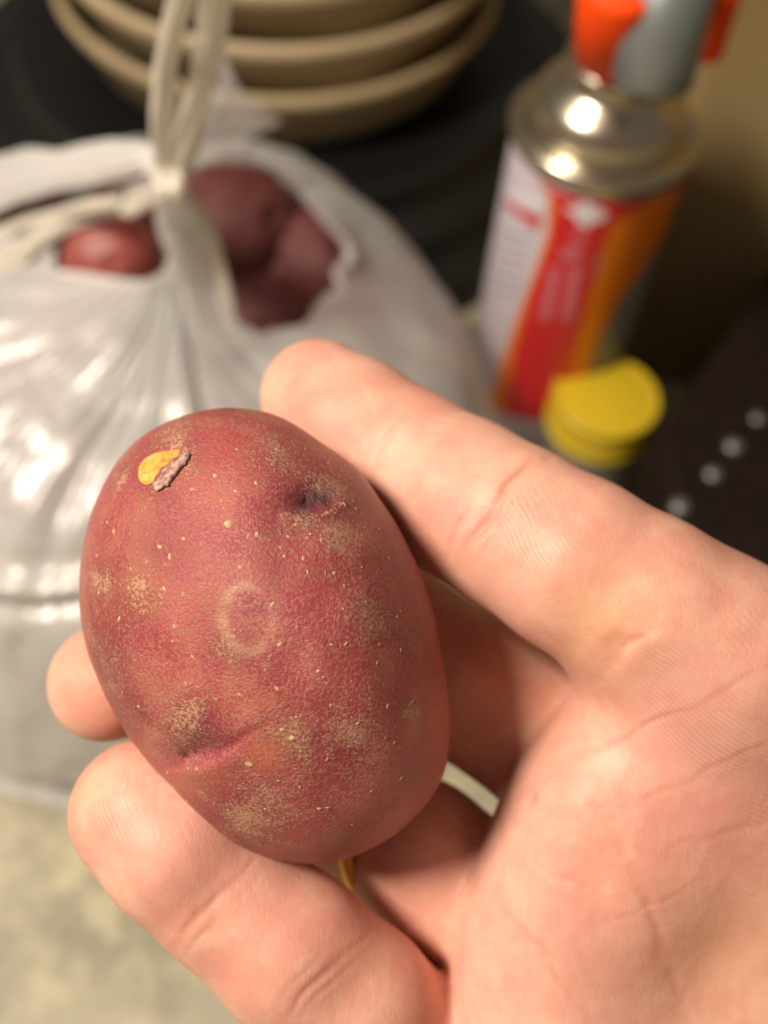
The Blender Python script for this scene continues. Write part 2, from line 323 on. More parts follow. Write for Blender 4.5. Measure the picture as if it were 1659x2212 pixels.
# ------------------------------------------------------------------ hand
def surface_nets(Fv, origin, h):
    sgn = Fv < 0
    nx, ny, nz = Fv.shape
    c = np.zeros((nx - 1, ny - 1, nz - 1), np.int8)
    for dx in (0, 1):
        for dy in (0, 1):
            for dz in (0, 1): c += sgn[dx:nx - 1 + dx, dy:ny - 1 + dy, dz:nz - 1 + dz]
    act = (c > 0) & (c < 8); idx = -np.ones(act.shape, np.int64); A = np.argwhere(act); idx[act] = np.arange(len(A))
    acc = np.zeros((len(A), 3)); cnt = np.zeros(len(A))
    cor = [(0, 0, 0), (1, 0, 0), (0, 1, 0), (1, 1, 0), (0, 0, 1), (1, 0, 1), (0, 1, 1), (1, 1, 1)]
    val = [Fv[A[:, 0] + a, A[:, 1] + b, A[:, 2] + c_] for a, b, c_ in cor]
    for i in range(8):
        for j in range(i + 1, 8):
            df = [abs(cor[i][k] - cor[j][k]) for k in range(3)]
            if sum(df) != 1: continue
            m = (val[i] < 0) != (val[j] < 0); t = np.where(m, val[i] / (val[i] - val[j] + 1e-12), 0)
            p = np.array(cor[i])[None] + t[:, None] * (np.array(cor[j]) - np.array(cor[i]))[None]
            acc[m] += p[m]; cnt[m] += 1
    V = (A + acc / cnt[:, None]) * h + origin
    quads = []
    for ax in range(3):
        o1, o2 = [k for k in range(3) if k != ax]
        sl0 = [slice(None)] * 3; sl1 = [slice(None)] * 3
        sl0[ax] = slice(0, -1); sl1[ax] = slice(1, None)
        s0 = sgn[tuple(sl0)]; s1 = sgn[tuple(sl1)]
        E = np.argwhere(s0 != s1); E = E[(E[:, o1] > 0) & (E[:, o2] > 0) & (E[:, o1] < Fv.shape[o1] - 1) & (E[:, o2] < Fv.shape[o2] - 1)]
        fl = s0[E[:, 0], E[:, 1], E[:, 2]]
        def cell(a, b):
            C = E.copy(); C[:, o1] -= a; C[:, o2] -= b; return idx[C[:, 0], C[:, 1], C[:, 2]]
        q = np.stack([cell(1, 1), cell(0, 1), cell(0, 0), cell(1, 0)], 1)
        if ax == 1: fl = ~fl
        q[~fl] = q[~fl][:, ::-1]; quads.append(q)
    return V, np.vstack(quads)

def make_hand():
    h = .75
    FING = dict(
        index=[(1560, 1420, 163, 205), (1385, 1310, 163, 200), (1240, 1220, 164, 188), (1110, 1142, 168, 177), (1000, 1078, 172, 172), (880, 1003, 178, 160), (760, 920, 184, 150), (690, 860, 188, 128)],
        middle=[(1360, 1710, 190, 165), (1200, 1612, 186, 160), (1000, 1476, 189, 158), (812, 1354, 193, 160), (640, 1345, 198, 150), (470, 1395, 196, 140), (330, 1445, 186, 134), (232, 1474, 178, 126)],
        ring=[(1260, 2120, 190, 175), (1085, 1985, 184, 164), (905, 1842, 185, 156), (770, 1766, 195, 152), (600, 1660, 202, 140), (440, 1580, 198, 128)],
        pinky=[(1130, 2520, 190, 180), (895, 2300, 178, 178), (765, 2172, 168, 174), (630, 2052, 165, 170), (488, 1928, 165, 158), (385, 1828, 164, 164), (306, 1754, 166, 154)])
    PALM = [[(1520, 1420, 170, 205), (1800, 1700, 178, 250), (2300, 2300, 198, 330)],
            [(1425, 1715, 174, 235), (1650, 2000, 184, 280), (2200, 2500, 204, 330)],
            [(1475, 1565, 169, 192), (1375, 1765, 170, 212)],
            [(1230, 2010, 176, 215), (1500, 2300, 184, 260), (2100, 2800, 204, 300)],
            [(1290, 1800, 172, 195), (1200, 2020, 172, 180)],
            [(1150, 2290, 172, 210), (1450, 2600, 182, 260), (2050, 3000, 200, 300)],
            [(2250, 2100, 188, 300), (2450, 2600, 200, 300)],
            [(2200, 2500, 206, 330), (2600, 3100, 214, 300)]]
    THUMB = [(2300, 2300, 180, 290), (2520, 1900, 150, 230), (2600, 1500, 150, 190), (2560, 1180, 152, 165)]
    def conv(ch): return [(np.array(pc(u, v, D(d))) * 1000, r / F * d * S) for u, v, d, r in ch]
    lo = np.array([-52., -112., -194.]); hi = np.array([112., 30., -112.])
    ax = [np.arange(lo[k], hi[k], h, dtype=np.float32) for k in range(3)]
    X, Y, Z = np.meshgrid(*ax, indexing='ij')
    shp = X.shape
    def capsules(ch, k=1.2):
        d = None; ch = conv(ch)
        for (a, ra), (b, rb) in zip(ch[:-1], ch[1:]):
            ba = (b - a).astype(np.float32); L = float(ba @ ba)
            px, py, pz = X - np.float32(a[0]), Y - np.float32(a[1]), Z - np.float32(a[2])
            t = np.clip((px * ba[0] + py * ba[1] + pz * ba[2]) / np.float32(L), 0, 1)
            dd = np.sqrt((px - t * ba[0]) ** 2 + (py - t * ba[1]) ** 2 + (pz - t * ba[2]) ** 2) - (np.float32(ra) + t * np.float32(rb - ra))
            d = dd if d is None else smin(d, dd, k)
        return d
    def smin(a, b, k):
        hh = np.clip(np.float32(k) - np.abs(a - b), 0, None) / np.float32(k)
        return np.minimum(a, b) - hh * hh * np.float32(k * .25)
    palm = None
    for ch in PALM:
        d = capsules(ch); palm = d if palm is None else smin(palm, d, 9)
    palm = smin(palm, capsules(THUMB), 8)
    # the soft hollow in the middle of the palm
    tot = None
    for nm, kk in (('index', 7), ('middle', 1.6), ('ring', 1.6), ('pinky', 1.8)):
        d = smin(palm, capsules(FING[nm], 1.5), kk); tot = d if tot is None else np.minimum(tot, d)
    # closed at the limits of the grid
    for axx, (A_, l_, h_) in enumerate(((X, lo[0], hi[0]), (Y, lo[1], hi[1]), (Z, lo[2], hi[2]))):
        tot = np.maximum(tot, np.maximum(l_ + 1.6 - A_, A_ - (h_ - 2.4)))
    V, Q = surface_nets(tot, lo, h)
    me = mesh_np('hand', V / 1000, Q)
    bm = bmesh.new(); bm.from_mesh(me)
    bmesh.ops.smooth_vert(bm, verts=bm.verts, factor=.5, use_axis_x=True, use_axis_y=True, use_axis_z=True)
    bmesh.ops.smooth_vert(bm, verts=bm.verts, factor=.5, use_axis_x=True, use_axis_y=True, use_axis_z=True)
    bmesh.ops.recalc_face_normals(bm, faces=bm.faces)
    bmesh.ops.subdivide_edges(bm, edges=bm.edges, cuts=1, use_grid_fill=True, smooth=0)
    for _ in range(2): bmesh.ops.smooth_vert(bm, verts=bm.verts, factor=.5, use_axis_x=True, use_axis_y=True, use_axis_z=True)
    bm.to_mesh(me); bm.free()
    n = len(me.vertices); P = np.empty(n * 3, np.float32); me.vertices.foreach_get('co', P); P = P.reshape(-1, 3).astype(float)
    N = np.empty(n * 3, np.float32); me.vertices.foreach_get('normal', N); N = N.reshape(-1, 3).astype(float)
    u, v = cam_px(P); fr = np.clip(N[:, 2] * 2.2, 0, 1)
    ds = -P[:, 2] * 1000 / S
    def seg(pts, wdt, amp_ends=True):
        best = np.full(n, 1e9); tt = np.zeros(n); L = len(pts) - 1
        for k in range(L):
            ax_, ay = pts[k]; bx, by = pts[k + 1]; L2 = (bx - ax_) ** 2 + (by - ay) ** 2
            t = np.clip(((u - ax_) * (bx - ax_) + (v - ay) * (by - ay)) / L2, 0, 1)
            dd = np.hypot(u - ax_ - t * (bx - ax_), v - ay - t * (by - ay)); m = dd < best
            best = np.where(m, dd, best); tt = np.where(m, (k + t) / L, tt)
        e = np.sin(np.pi * np.clip(tt, .03, .97)) ** .5 if amp_ends else 1
        return np.exp(-(best / wdt) ** 2) * e
    disp = np.zeros(n); red = np.zeros(n)
    u_, v_ = u, v
    w1 = np.array([mn.noise(Vector((a * .011, b * .011, 0))) for a, b in zip(u_, v_)]); w2 = np.array([mn.noise(Vector((a * .011, b * .011, 7))) for a, b in zip(u_, v_)])
    wf = np.array([mn.noise(Vector((a * .035, b * .035, 3))) for a, b in zip(u_, v_)])
    u = u_ + 16 * w1 + 5 * wf; v = v_ + 16 * w2 - 5 * wf; var = np.clip(.75 + 1.1 * w2 + .5 * wf, .15, 1.3)
    near = (ds < 176) & (u > 640)
    def crease(pts, wdt, depth, rd=.6, mask=None, bulge=.35):
        nonlocal disp, red
        g_ = seg(pts, wdt) * fr; g2 = seg(pts, wdt * 3.2) * fr
        if mask is not None: g_ = g_ * mask; g2 = g2 * mask
        g_ = g_ * var; disp += -depth * g_ + depth * bulge * (g2 - g_ * .0) * .6; red = np.maximum(red, rd * seg(pts, wdt * 1.6) * fr * (1 if mask is None else mask))
    idxm = (ds < 178) & (v < 1500); pnk = (u < 960) & (v > 1590); plm = ds < 172
    crease([(985, 1235), (1010, 1180), (1050, 1120), (1100, 1055), (1150, 1000)], 10, .38, .6, idxm)
    crease([(1020, 1225), (1060, 1150), (1120, 1085)], 6, .22, .3, idxm)
    crease([(960, 1220), (985, 1150), (1020, 1090)], 7, .18, .3, idxm)
    crease([(1090, 1060), (1150, 1010), (1200, 985)], 8, .25, .4, idxm)
    crease([(1290, 1470), (1330, 1410), (1400, 1330), (1440, 1280)], 26, .35, .4, idxm)
    crease([(1330, 1440), (1370, 1390), (1430, 1350)], 10, .25, .35, idxm)
    crease([(800, 1000), (850, 940), (900, 890)], 8, .25, .3, idxm)
    crease([(376, 2050), (420, 1995), (480, 1930), (545, 1862)], 9, .20, .35, pnk)
    crease([(395, 2075), (440, 2020), (505, 1950), (560, 1895)], 5, .12, .15, pnk)
    crease([(410, 2020), (450, 1965), (490, 1905)], 5, .1, .15, pnk)
    crease([(590, 2225), (680, 2130), (770, 2040), (860, 1965)], 9, .20, .35, pnk)
    crease([(640, 2212), (720, 2120), (790, 2050), (850, 2000)], 5, .12, .15, pnk)
    crease([(560, 2190), (640, 2120), (700, 2060)], 5, .1, .15, pnk)
    # palm lines
    crease([(1240, 1640), (1340, 1600), (1450, 1545), (1560, 1490), (1659, 1440)], 6, .17, .6, plm)
    crease([(1350, 1745), (1450, 1705), (1560, 1655), (1700, 1590)], 7, .14, .5, plm)
    crease([(1300, 1830), (1420, 1840), (1560, 1820), (1700, 1780)], 8, .09, .3, plm)
    crease([(1190, 1620), (1270, 1720), (1350, 1850), (1420, 2000), (1480, 2212)], 14, .20, .35, plm)
    crease([(1170, 1880), (1280, 1930), (1400, 1960)], 8, .08, .25, plm)
    crease([(1060, 1890), (1120, 1990), (1220, 2120), (1290, 2212)], 9, .22, .35, plm)
    crease([(1240, 2000), (1350, 1985), (1460, 1950), (1560, 1900)], 7, .06, .2, plm)
    # broad pads and hollows
    def gb(cx, cy, sx, sy=None): return np.exp(-((u - cx) / sx) ** 2 - ((v - cy) / (sy or sx)) ** 2) * fr
    disp += plm * (1.0 * gb(1240, 1700, 110) + .9 * gb(1130, 1980, 120) - 1.4 * gb(1540, 1780, 190) - .7 * gb(1290, 1880, 60, 90) + .6 * gb(1500, 1380, 110))
    disp += idxm * (.55 * gb(1190, 1210, 90) - .5 * gb(1050, 1120, 50) + .4 * gb(930, 1040, 70))
    disp += pnk * (.5 * gb(330, 1780, 110) - .5 * gb(470, 1960, 60) + .5 * gb(600, 2060, 90) - .35 * gb(745, 2130, 60))
    P2 = P + N * disp[:, None] / 1000
    low = np.array([mn.noise(Vector(p) * 55) for p in P[::1]]) * .18 + 0
    P2 += N * low[:, None] / 1000
    pinkm = np.zeros(n)
    for cx, cy, s_, a_ in ((1480, 1600, 130, .9), (1560, 1800, 160, .8), (1400, 1740, 80, .7), (1180, 1680, 90, .35), (1230, 2020, 110, .6), (1280, 1990, 60, .5), (1190, 1160, 80, .4), (980, 1130, 60, .4), (400, 1800, 110, .5), (640, 2000, 110, .45), (250, 1520, 90, .5), (960, 1890, 90, .35), (1130, 2100, 150, .35), (1080, 1330, 80, .3), (520, 1850, 80, .4)):
        pinkm = np.maximum(pinkm, a_ * gb(cx, cy, s_))
    yel = np.zeros(n)
    for cx, cy, s_, a_ in ((1290, 1350, 110, .9), (1330, 1290, 80, .6), (1160, 1560, 60, .5), (1560, 2050, 160, .6), (200, 1480, 80, .4), (170, 1720, 60, .4)):
        yel = np.maximum(yel, a_ * gb(cx, cy, s_))
    rdg = np.zeros(n)
    for cx, cy, s_ in ((1540, 1400, 140), (1500, 1600, 170), (1300, 2000, 150), (1600, 1900, 200), (200, 1710, 90), (190, 1480, 80), (270, 1820, 110), (1180, 1130, 90), (820, 1000, 90)): rdg = np.maximum(rdg, gb(cx, cy, s_))
    mole = gb(1157, 1722, 9, 20)
    org = np.array(pc(1500, 1900, D(170)))
    me.vertices.foreach_set('co', (P2 - org).astype(np.float32).ravel()); me.update()
    me.polygons.foreach_set('use_smooth', [True] * len(me.polygons))
    for nm, ar in (('redness', red), ('pinkness', pinkm), ('sallow', yel), ('mole', mole), ('ridges', rdg)): attr(me, nm, ar)
    t = NT('skin'); co = t.co()
    big = t.noise(co, 70, 4, .55); mot = t.noise(co, 330, 3, .6)
    c = t.mix(t.ss(big, .35, .65), (.65, .305, .225), (.745, .41, .305))
    c = t.mix(t.math('MULTIPLY', t.ss(mot, .48, .72), .35), c, (.66, .27, .21))
    vein = t.noise(co, 130, 4, .6, 1.0)
    c = t.mix(t.math('MULTIPLY', t.ss(vein, .5, .66), .28), c, (.62, .235, .20))
    c = t.mix(t.math('MULTIPLY', t.ss(vein, .46, .34), .28), c, (.74, .49, .36))
    c = t.mix(t.math('MULTIPLY', t.at('pinkness'), .62), c, (.63, .26, .225))
    c = t.mix(t.math('MULTIPLY', t.at('sallow'), .5), c, (.68, .38, .17))
    c = t.mix(t.math('MULTIPLY', t.at('redness'), .55), c, (.56, .19, .125))
    c = t.mix(t.math('MULTIPLY', t.at('mole'), .55), c, (.42, .18, .08))
    mp = t.n('ShaderNodeMapping', None, Vector=co); mp.inputs['Rotation'].default_value = (0, 0, math.radians(58)); mp.inputs['Scale'].default_value = (1, .16, .5)
    lines = t.noise(mp.outputs[0], 1500, 3, .6, .5)
    mp3 = t.n('ShaderNodeMapping', None, Vector=co); mp3.inputs['Rotation'].default_value = (0, 0, math.radians(-28)); mp3.inputs['Scale'].default_value = (1, .2, .5)
    lines2 = t.noise(mp3.outputs[0], 1000, 3, .6, .5)
    wv = t.n('ShaderNodeTexWave', dict(wave_type='BANDS', bands_direction='DIAGONAL'), Vector=co, Scale=620, Distortion=9, Detail=2, Detail_Scale=.25)
    msk = t.ss(t.noise(co, 60, 2), .46, .62)
    pores = t.noise(co, 3200, 2, .6)
    hgt = t.math('ADD', t.math('MULTIPLY', lines, .20), t.math('MULTIPLY', t.math('MULTIPLY', wv.outputs[1], t.math('MULTIPLY', msk, t.at('ridges'))), .55))
    vor = t.n('ShaderNodeTexVoronoi', dict(feature='DISTANCE_TO_EDGE'), Vector=mp.outputs[0], Scale=1700)
    vor2 = t.n('ShaderNodeTexVoronoi', dict(feature='DISTANCE_TO_EDGE'), Vector=co, Scale=620)
    cells = t.math('ADD', t.math('MULTIPLY', t.ss(vor.outputs['Distance'], 0, .25), .35), t.math('MULTIPLY', t.ss(vor2.outputs['Distance'], 0, .12), .5))
    hgt = t.math('ADD', hgt, t.math('ADD', t.math('MULTIPLY', lines2, .16), t.math('ADD', t.math('MULTIPLY', pores, .18), t.math('MULTIPLY', cells, .20))))
    bmp = t.n('ShaderNodeBump', None, Strength=.5, Distance=.00022, Height=hgt)
    b = t.n('ShaderNodeBsdfPrincipled', dict(subsurface_method='RANDOM_WALK'), Base_Color=c, Roughness=.50, Specular_IOR_Level=.34, Normal=bmp.outputs[0], Subsurface_Weight=.35, Subsurface_Radius=(1.0, .35, .2), Subsurface_Scale=.0022)
    o = link('hand', me, t.done(b.outputs[0]), None, CM @ Matrix.Translation(Vector(org)))
    o['label'] = 'bare hand, palm to the viewer, with fingers curled around the red potato'; o['category'] = 'hand'
    # gold ring seen edge-on past the bend of the ring finger
    a = pc(800, 1782, D(190)); bdir = Vector((1, .12, .35)).normalized()
    rad = 149 / F * D(190) + .0004; prof = []
    q = bdir.to_track_quat('Z', 'Y').to_matrix()
    RV, RF = lathe([(rad, -.0012), (rad + .0006, -.0009), (rad + .0008, 0), (rad + .0006, .0009), (rad, .0012), (rad - .0003, 0), (rad, -.0012)], 72)
    ro = link('finger_ring', mesh_np('finger_ring', RV, RF), simple('gold', (.90, .58, .16), .5, .7), None, CM @ Matrix.Translation(a) @ q.to_4x4())
    ro['label'] = 'narrow gold band on the finger under the lower end of the potato'; ro['category'] = 'ring'
make_hand()

# ------------------------------------------------------------------ plastic film
def film_mat(name, transp, col=(.945, .93, .915), rough=.28):
    t = NT(name); co = t.co()
    nz = t.noise(co, 30, 3, .5, .4); vo = t.n('ShaderNodeTexVoronoi', dict(feature='SMOOTH_F1'), Vector=co, Scale=48); nf = vo.outputs['Distance']
    bmp = t.n('ShaderNodeBump', None, Strength=.75, Distance=.004, Height=t.math('ADD', nz, t.math('MULTIPLY', nf, .9)))
    df = t.n('ShaderNodeBsdfDiffuse', None, Color=(*col, 1), Normal=bmp.outputs[0])
    tl = t.n('ShaderNodeBsdfTranslucent', None, Color=(*col, 1), Normal=bmp.outputs[0])
    gl = t.n('ShaderNodeBsdfGlossy', None, Color=(1, 1, 1, 1), Roughness=rough, Normal=bmp.outputs[0])
    tr = t.n('ShaderNodeBsdfTransparent', None, Color=(.97, .97, .97, 1))
    m1 = t.n('ShaderNodeMixShader', None, Fac=.32); t.t.links.new(df.outputs[0], m1.inputs[1]); t.t.links.new(tl.outputs[0], m1.inputs[2])
    m2 = t.n('ShaderNodeMixShader', None, Fac=.08); t.t.links.new(m1.outputs[0], m2.inputs[1]); t.t.links.new(gl.outputs[0], m2.inputs[2])
    lw = t.n('ShaderNodeLayerWeight', None, Blend=.35)
    fac = t.math('MULTIPLY', t.math('ADD', transp, t.math('MULTIPLY', t.at('single_layer'), .30)), t.math('SUBTRACT', 1.0, t.math('MULTIPLY', lw.outputs['Facing'], .55)))
    m3 = t.n('ShaderNodeMixShader', None, Fac=fac); t.t.links.new(m2.outputs[0], m3.inputs[1]); t.t.links.new(tr.outputs[0], m3.inputs[2])
    return t.done(m3.outputs[0])
FILM = film_mat('thin_white_film', .40); FILM2 = film_mat('gathered_film', .06, (.88, .82, .72)); FILM3 = film_mat('single_layer_film', .55)

def ptin(u, v, poly):
    ins = np.zeros(len(u), bool)
    for k in range(len(poly)):
        (x1, y1), (x2, y2) = poly[k], poly[(k + 1) % len(poly)]
        ins ^= ((y1 > v) != (y2 > v)) & (u < (x2 - x1) * (v - y1) / (y2 - y1 + 1e-9) + x1)
    return ins

KZ = .232
K = on_z(362, 392, KZ)
BC = Vector((-.108, .293, 0)); BRX, BRY = .160, .153
HOLES = [[(392, 372), (450, 360), (520, 358), (590, 378), (650, 420), (690, 470), (735, 515), (752, 545), (728, 575), (735, 606), (690, 648), (660, 700), (560, 720), (505, 690), (480, 610), (450, 520), (410, 440)],
         [(335, 368), (290, 358), (200, 384), (100, 392), (40, 430), (-60, 490), (-60, 520), (60, 468), (180, 440), (255, 415)],
         [(352, 415), (290, 462), (240, 458), (165, 470), (122, 515), (118, 585), (180, 590), (250, 602), (310, 606), (352, 590), (366, 545), (358, 480)]]
def make_bag():
    root = empty('plastic_bag', (BC.x, BC.y, 0), 'knotted white translucent plastic bag full of red potatoes on the floor', 'bag')
    pr = spline([(0, KZ - .004), (.03, .214), (.10, .188), (.28, .168), (.52, .158), (.74, .142), (.88, .118), (.965, .085), (1.01, .055), (1.03, .030), (1.0, .012), (.985, .003)], 150)
    NA = 420; V = np.zeros((NA, len(pr), 3)); SI = np.linspace(0, 1, len(pr))
    for i in range(NA):
        a = 2 * math.pi * i / NA; ca, sa = math.cos(a), math.sin(a)
        R = .97 + .015 * math.sin(3 * a + 1) + .012 * math.sin(5 * a + 2.2) - .13 * math.exp(-((a - 2.2) / .6) ** 2) - .04 * math.exp(-((a - .5) / .5) ** 2)
        sh = .5 + .5 * math.tanh(0)
        for j, (rho, z) in enumerate(pr):
            rho = max(rho, 0); wk = (1 - min(rho, 1)) ** 1.5
            ex = BC.x + (K.x - BC.x) * wk + R * rho * BRX * ca; ey = BC.y + (K.y - BC.y) * wk + R * rho * BRY * sa
            s = SI[j]; side = max(0, min(1, (s - .55) / .2)); top = (1 - side)
            rad = mn.ridged_multi_fractal(Vector((ca * 4.2, sa * 4.2, s * 1.2)), 1.0, 2.1, 3, 1.0, 2.0, noise_basis='PERLIN_ORIGINAL') - 1.0
            w1 = .0021 * rad * top * min(1, rho * 5) 
            w2 = .0040 * mn.noise(Vector((ca * 6, sa * 6, s * 7))) + .0022 * mn.noise(Vector((ca * 17, sa * 17, s * 9)))
            hf = -.009 * math.exp(-((z - .020) / .009) ** 2) + .007 * math.exp(-((z - .006) / .004) ** 2)
            dr = (w2 + hf) * side + w1 * .3; dz = (w1 + w2 * .6) * top
            V[i, j] = (ex + dr * ca, ey + dr * sa, max(.001, z + dz))
    n = len(pr); VV = V.reshape(-1, 3)
    uu, vv = to_px(VV); vl = 1270 - .08 * (uu - 0) + 10 * np.sin(uu * .012); front = (VV[:, 1] < BC.y)
    cr = (.0045 * np.exp(-((vv - vl) / 13) ** 2) - .004 * np.exp(-((vv - vl - 45) / 22) ** 2) - .003 * np.exp(-((vv - vl + 50) / 28) ** 2)) * front
    dv = VV - np.array([BC.x, BC.y, .06]); dv /= np.linalg.norm(dv, axis=1)[:, None]; VV += dv * cr[:, None]
    I, J = np.meshgrid(np.arange(NA), np.arange(n - 1), indexing='ij'); I2 = (I + 1) % NA
    Q = np.stack([I * n + J, I2 * n + J, I2 * n + J + 1, I * n + J + 1], -1).reshape(-1, 4)
    # mouth of the bag: where it gapes between the handles
    cen = VV[Q].mean(1); u, v = to_px(cen); cut = np.zeros(len(Q), bool)
    for h_ in HOLES: cut |= ptin(u, v, h_)
    cut &= cen[:, 2] > .10
    fm = mesh_np('film_body', VV - np.array([BC.x, BC.y, 0]), Q[~cut]); th = np.clip((VV[:, 1] - (BC.y + .02) + .25 * (VV[:, 0] - BC.x)) / .05, 0, 1); attr(fm, 'single_layer', th)
    body = link('film_body', fm, FILM, root)
    # gathered strands: handles, hems and folds
    off = Vector((BC.x, BC.y, 0))
    def strand(name, pts, mat, flat=.45, seed=0, nf=5):
        "pts: (u, v, height, width in view units)"
        P = spline(pts, 60); NS = 28; V = []
        C = [on_z(a, b, c) for a, b, c, d_ in P]
        for i, (a, b, z, wd) in enumerate(P):
            c = C[i]; t_ = (C[min(i + 1, 59)] - C[max(i - 1, 0)]).normalized()
            dep = (c - CAMP).dot(f0); r = wd / F * dep / 2; view = (CAMP - c).normalized()
            sx = t_.cross(view).normalized(); sy = sx.cross(t_).normalized()
            for k in range(NS):
                an = 2 * math.pi * k / NS
                fold = 1 + .22 * math.sin(an * nf + seed + i * .09) + .16 * mn.noise(Vector((math.cos(an) * 2, math.sin(an) * 2, i * .12 + seed)))
                wob = 1 + .12 * mn.noise(Vector((i * .14, seed, 0)))
                V.append(c + sx * (r * math.cos(an) * fold * wob) + sy * (r * flat * math.sin(an) * fold) - off)
        Fc = [(i * NS + k, i * NS + (k + 1) % NS, (i + 1) * NS + (k + 1) % NS, (i + 1) * NS + k) for i in range(59) for k in range(NS)]
        Fc += [tuple(range(NS))[::-1], tuple(59 * NS + k for k in range(NS))]
        return link(name, mesh_np(name, V, Fc), mat, root)
    strand('handle', [(366, 395, .236, 44), (354, 320, .250, 50), (353, 230, .266, 48), (360, 140, .282, 46), (376, 60, .298, 46), (392, 0, .31, 48), (410, -60, .325, 50)], FILM2, .5, 1)
    strand('handle', [(370, 395, .236, 46), (392, 310, .252, 66), (420, 230, .268, 56), (444, 150, .282, 54), (458, 80, .294, 56), (464, 10, .306, 60), (466, -70, .32, 50)], FILM2, .5, 2)
    strand('knot', [(345, 360, .238, 30), (356, 375, .240, 52), (366, 395, .241, 60), (372, 415, .240, 52), (378, 435, .236, 34)], FILM2, .8, 3, 3)
    strand('hem', [(360, 378, .236, 44), (318, 342, .226, 56), (250, 345, .212, 70), (160, 362, .196, 76), (70, 378, .18, 84), (-20, 405, .165, 100), (-90, 440, .15, 100)], FILM, .16, 4, 7)
    strand('hem', [(352, 405, .234, 30), (312, 430, .222, 38), (280, 452, .212, 36), (262, 458, .206, 14)], FILM2, .6, 5, 3)
    strand('hem', [(262, 436, .206, 10), (215, 440, .196, 22), (140, 458, .184, 20), (60, 480, .172, 20), (-30, 515, .16, 26)], FILM2, .4, 6)
    strand('hem', [(262, 458, .194, 14), (205, 462, .186, 26), (120, 492, .176, 34), (40, 545, .168, 44), (-50, 600, .16, 54)], FILM2, .3, 7, 6)
    strand('hem', [(368, 405, .238, 46), (376, 460, .222, 70), (400, 530, .205, 84), (425, 600, .190, 92), (455, 680, .175, 100), (490, 760, .160, 60)], FILM, .22, 8, 6)
    strand('hem', [(378, 400, .236, 22), (415, 445, .224, 28), (450, 500, .210, 30), (470, 560, .198, 24), (488, 630, .186, 24), (505, 700, .174, 22)], FILM2, .6, 9, 3)
    strand('hem', [(385, 370, .230, 14), (470, 350, .216, 10), (560, 356, .200, 10), (630, 392, .186, 12), (690, 460, .176, 14), (745, 520, .168, 18), (755, 560, .164, 20), (728, 590, .162, 14), (738, 620, .160, 12), (695, 665, .156, 10)], FILM, .5, 10, 3)
    strand('hem', [(120, 590, .170, 10), (190, 598, .170, 14), (260, 610, .170, 14), (320, 612, .170, 12), (360, 590, .172, 8)], FILM3, .6, 11, 3)
    # the second handle's slack film standing up behind the knot
    V = []; A = spline([(352, 395, .215), (300, 300, .195), (250, 262, .18), (200, 250, .17)], 30); 
    L = spline([(474, 100, .275), (440, 200, .262), (400, 300, .246), (372, 390, .232)], 26); Rr = spline([(476, 95, .275), (515, 185, .238), (560, 225, .215), (610, 262, .192)], 26)
    for i in range(26):
        for j in range(18):
            f = j / 17; p = L[i] * (1 - f) + Rr[i] * f; q_ = on_z(p[0], p[1], p[2] + .004 * mn.noise(Vector((i * .2, j * .3, 0))))
            V.append(q_ - off)
    link('slack_film', mesh_np('slack_film', V, [(i * 18 + j, (i + 1) * 18 + j, (i + 1) * 18 + j + 1, i * 18 + j + 1) for i in range(25) for j in range(17)]), FILM3, root)
make_bag()

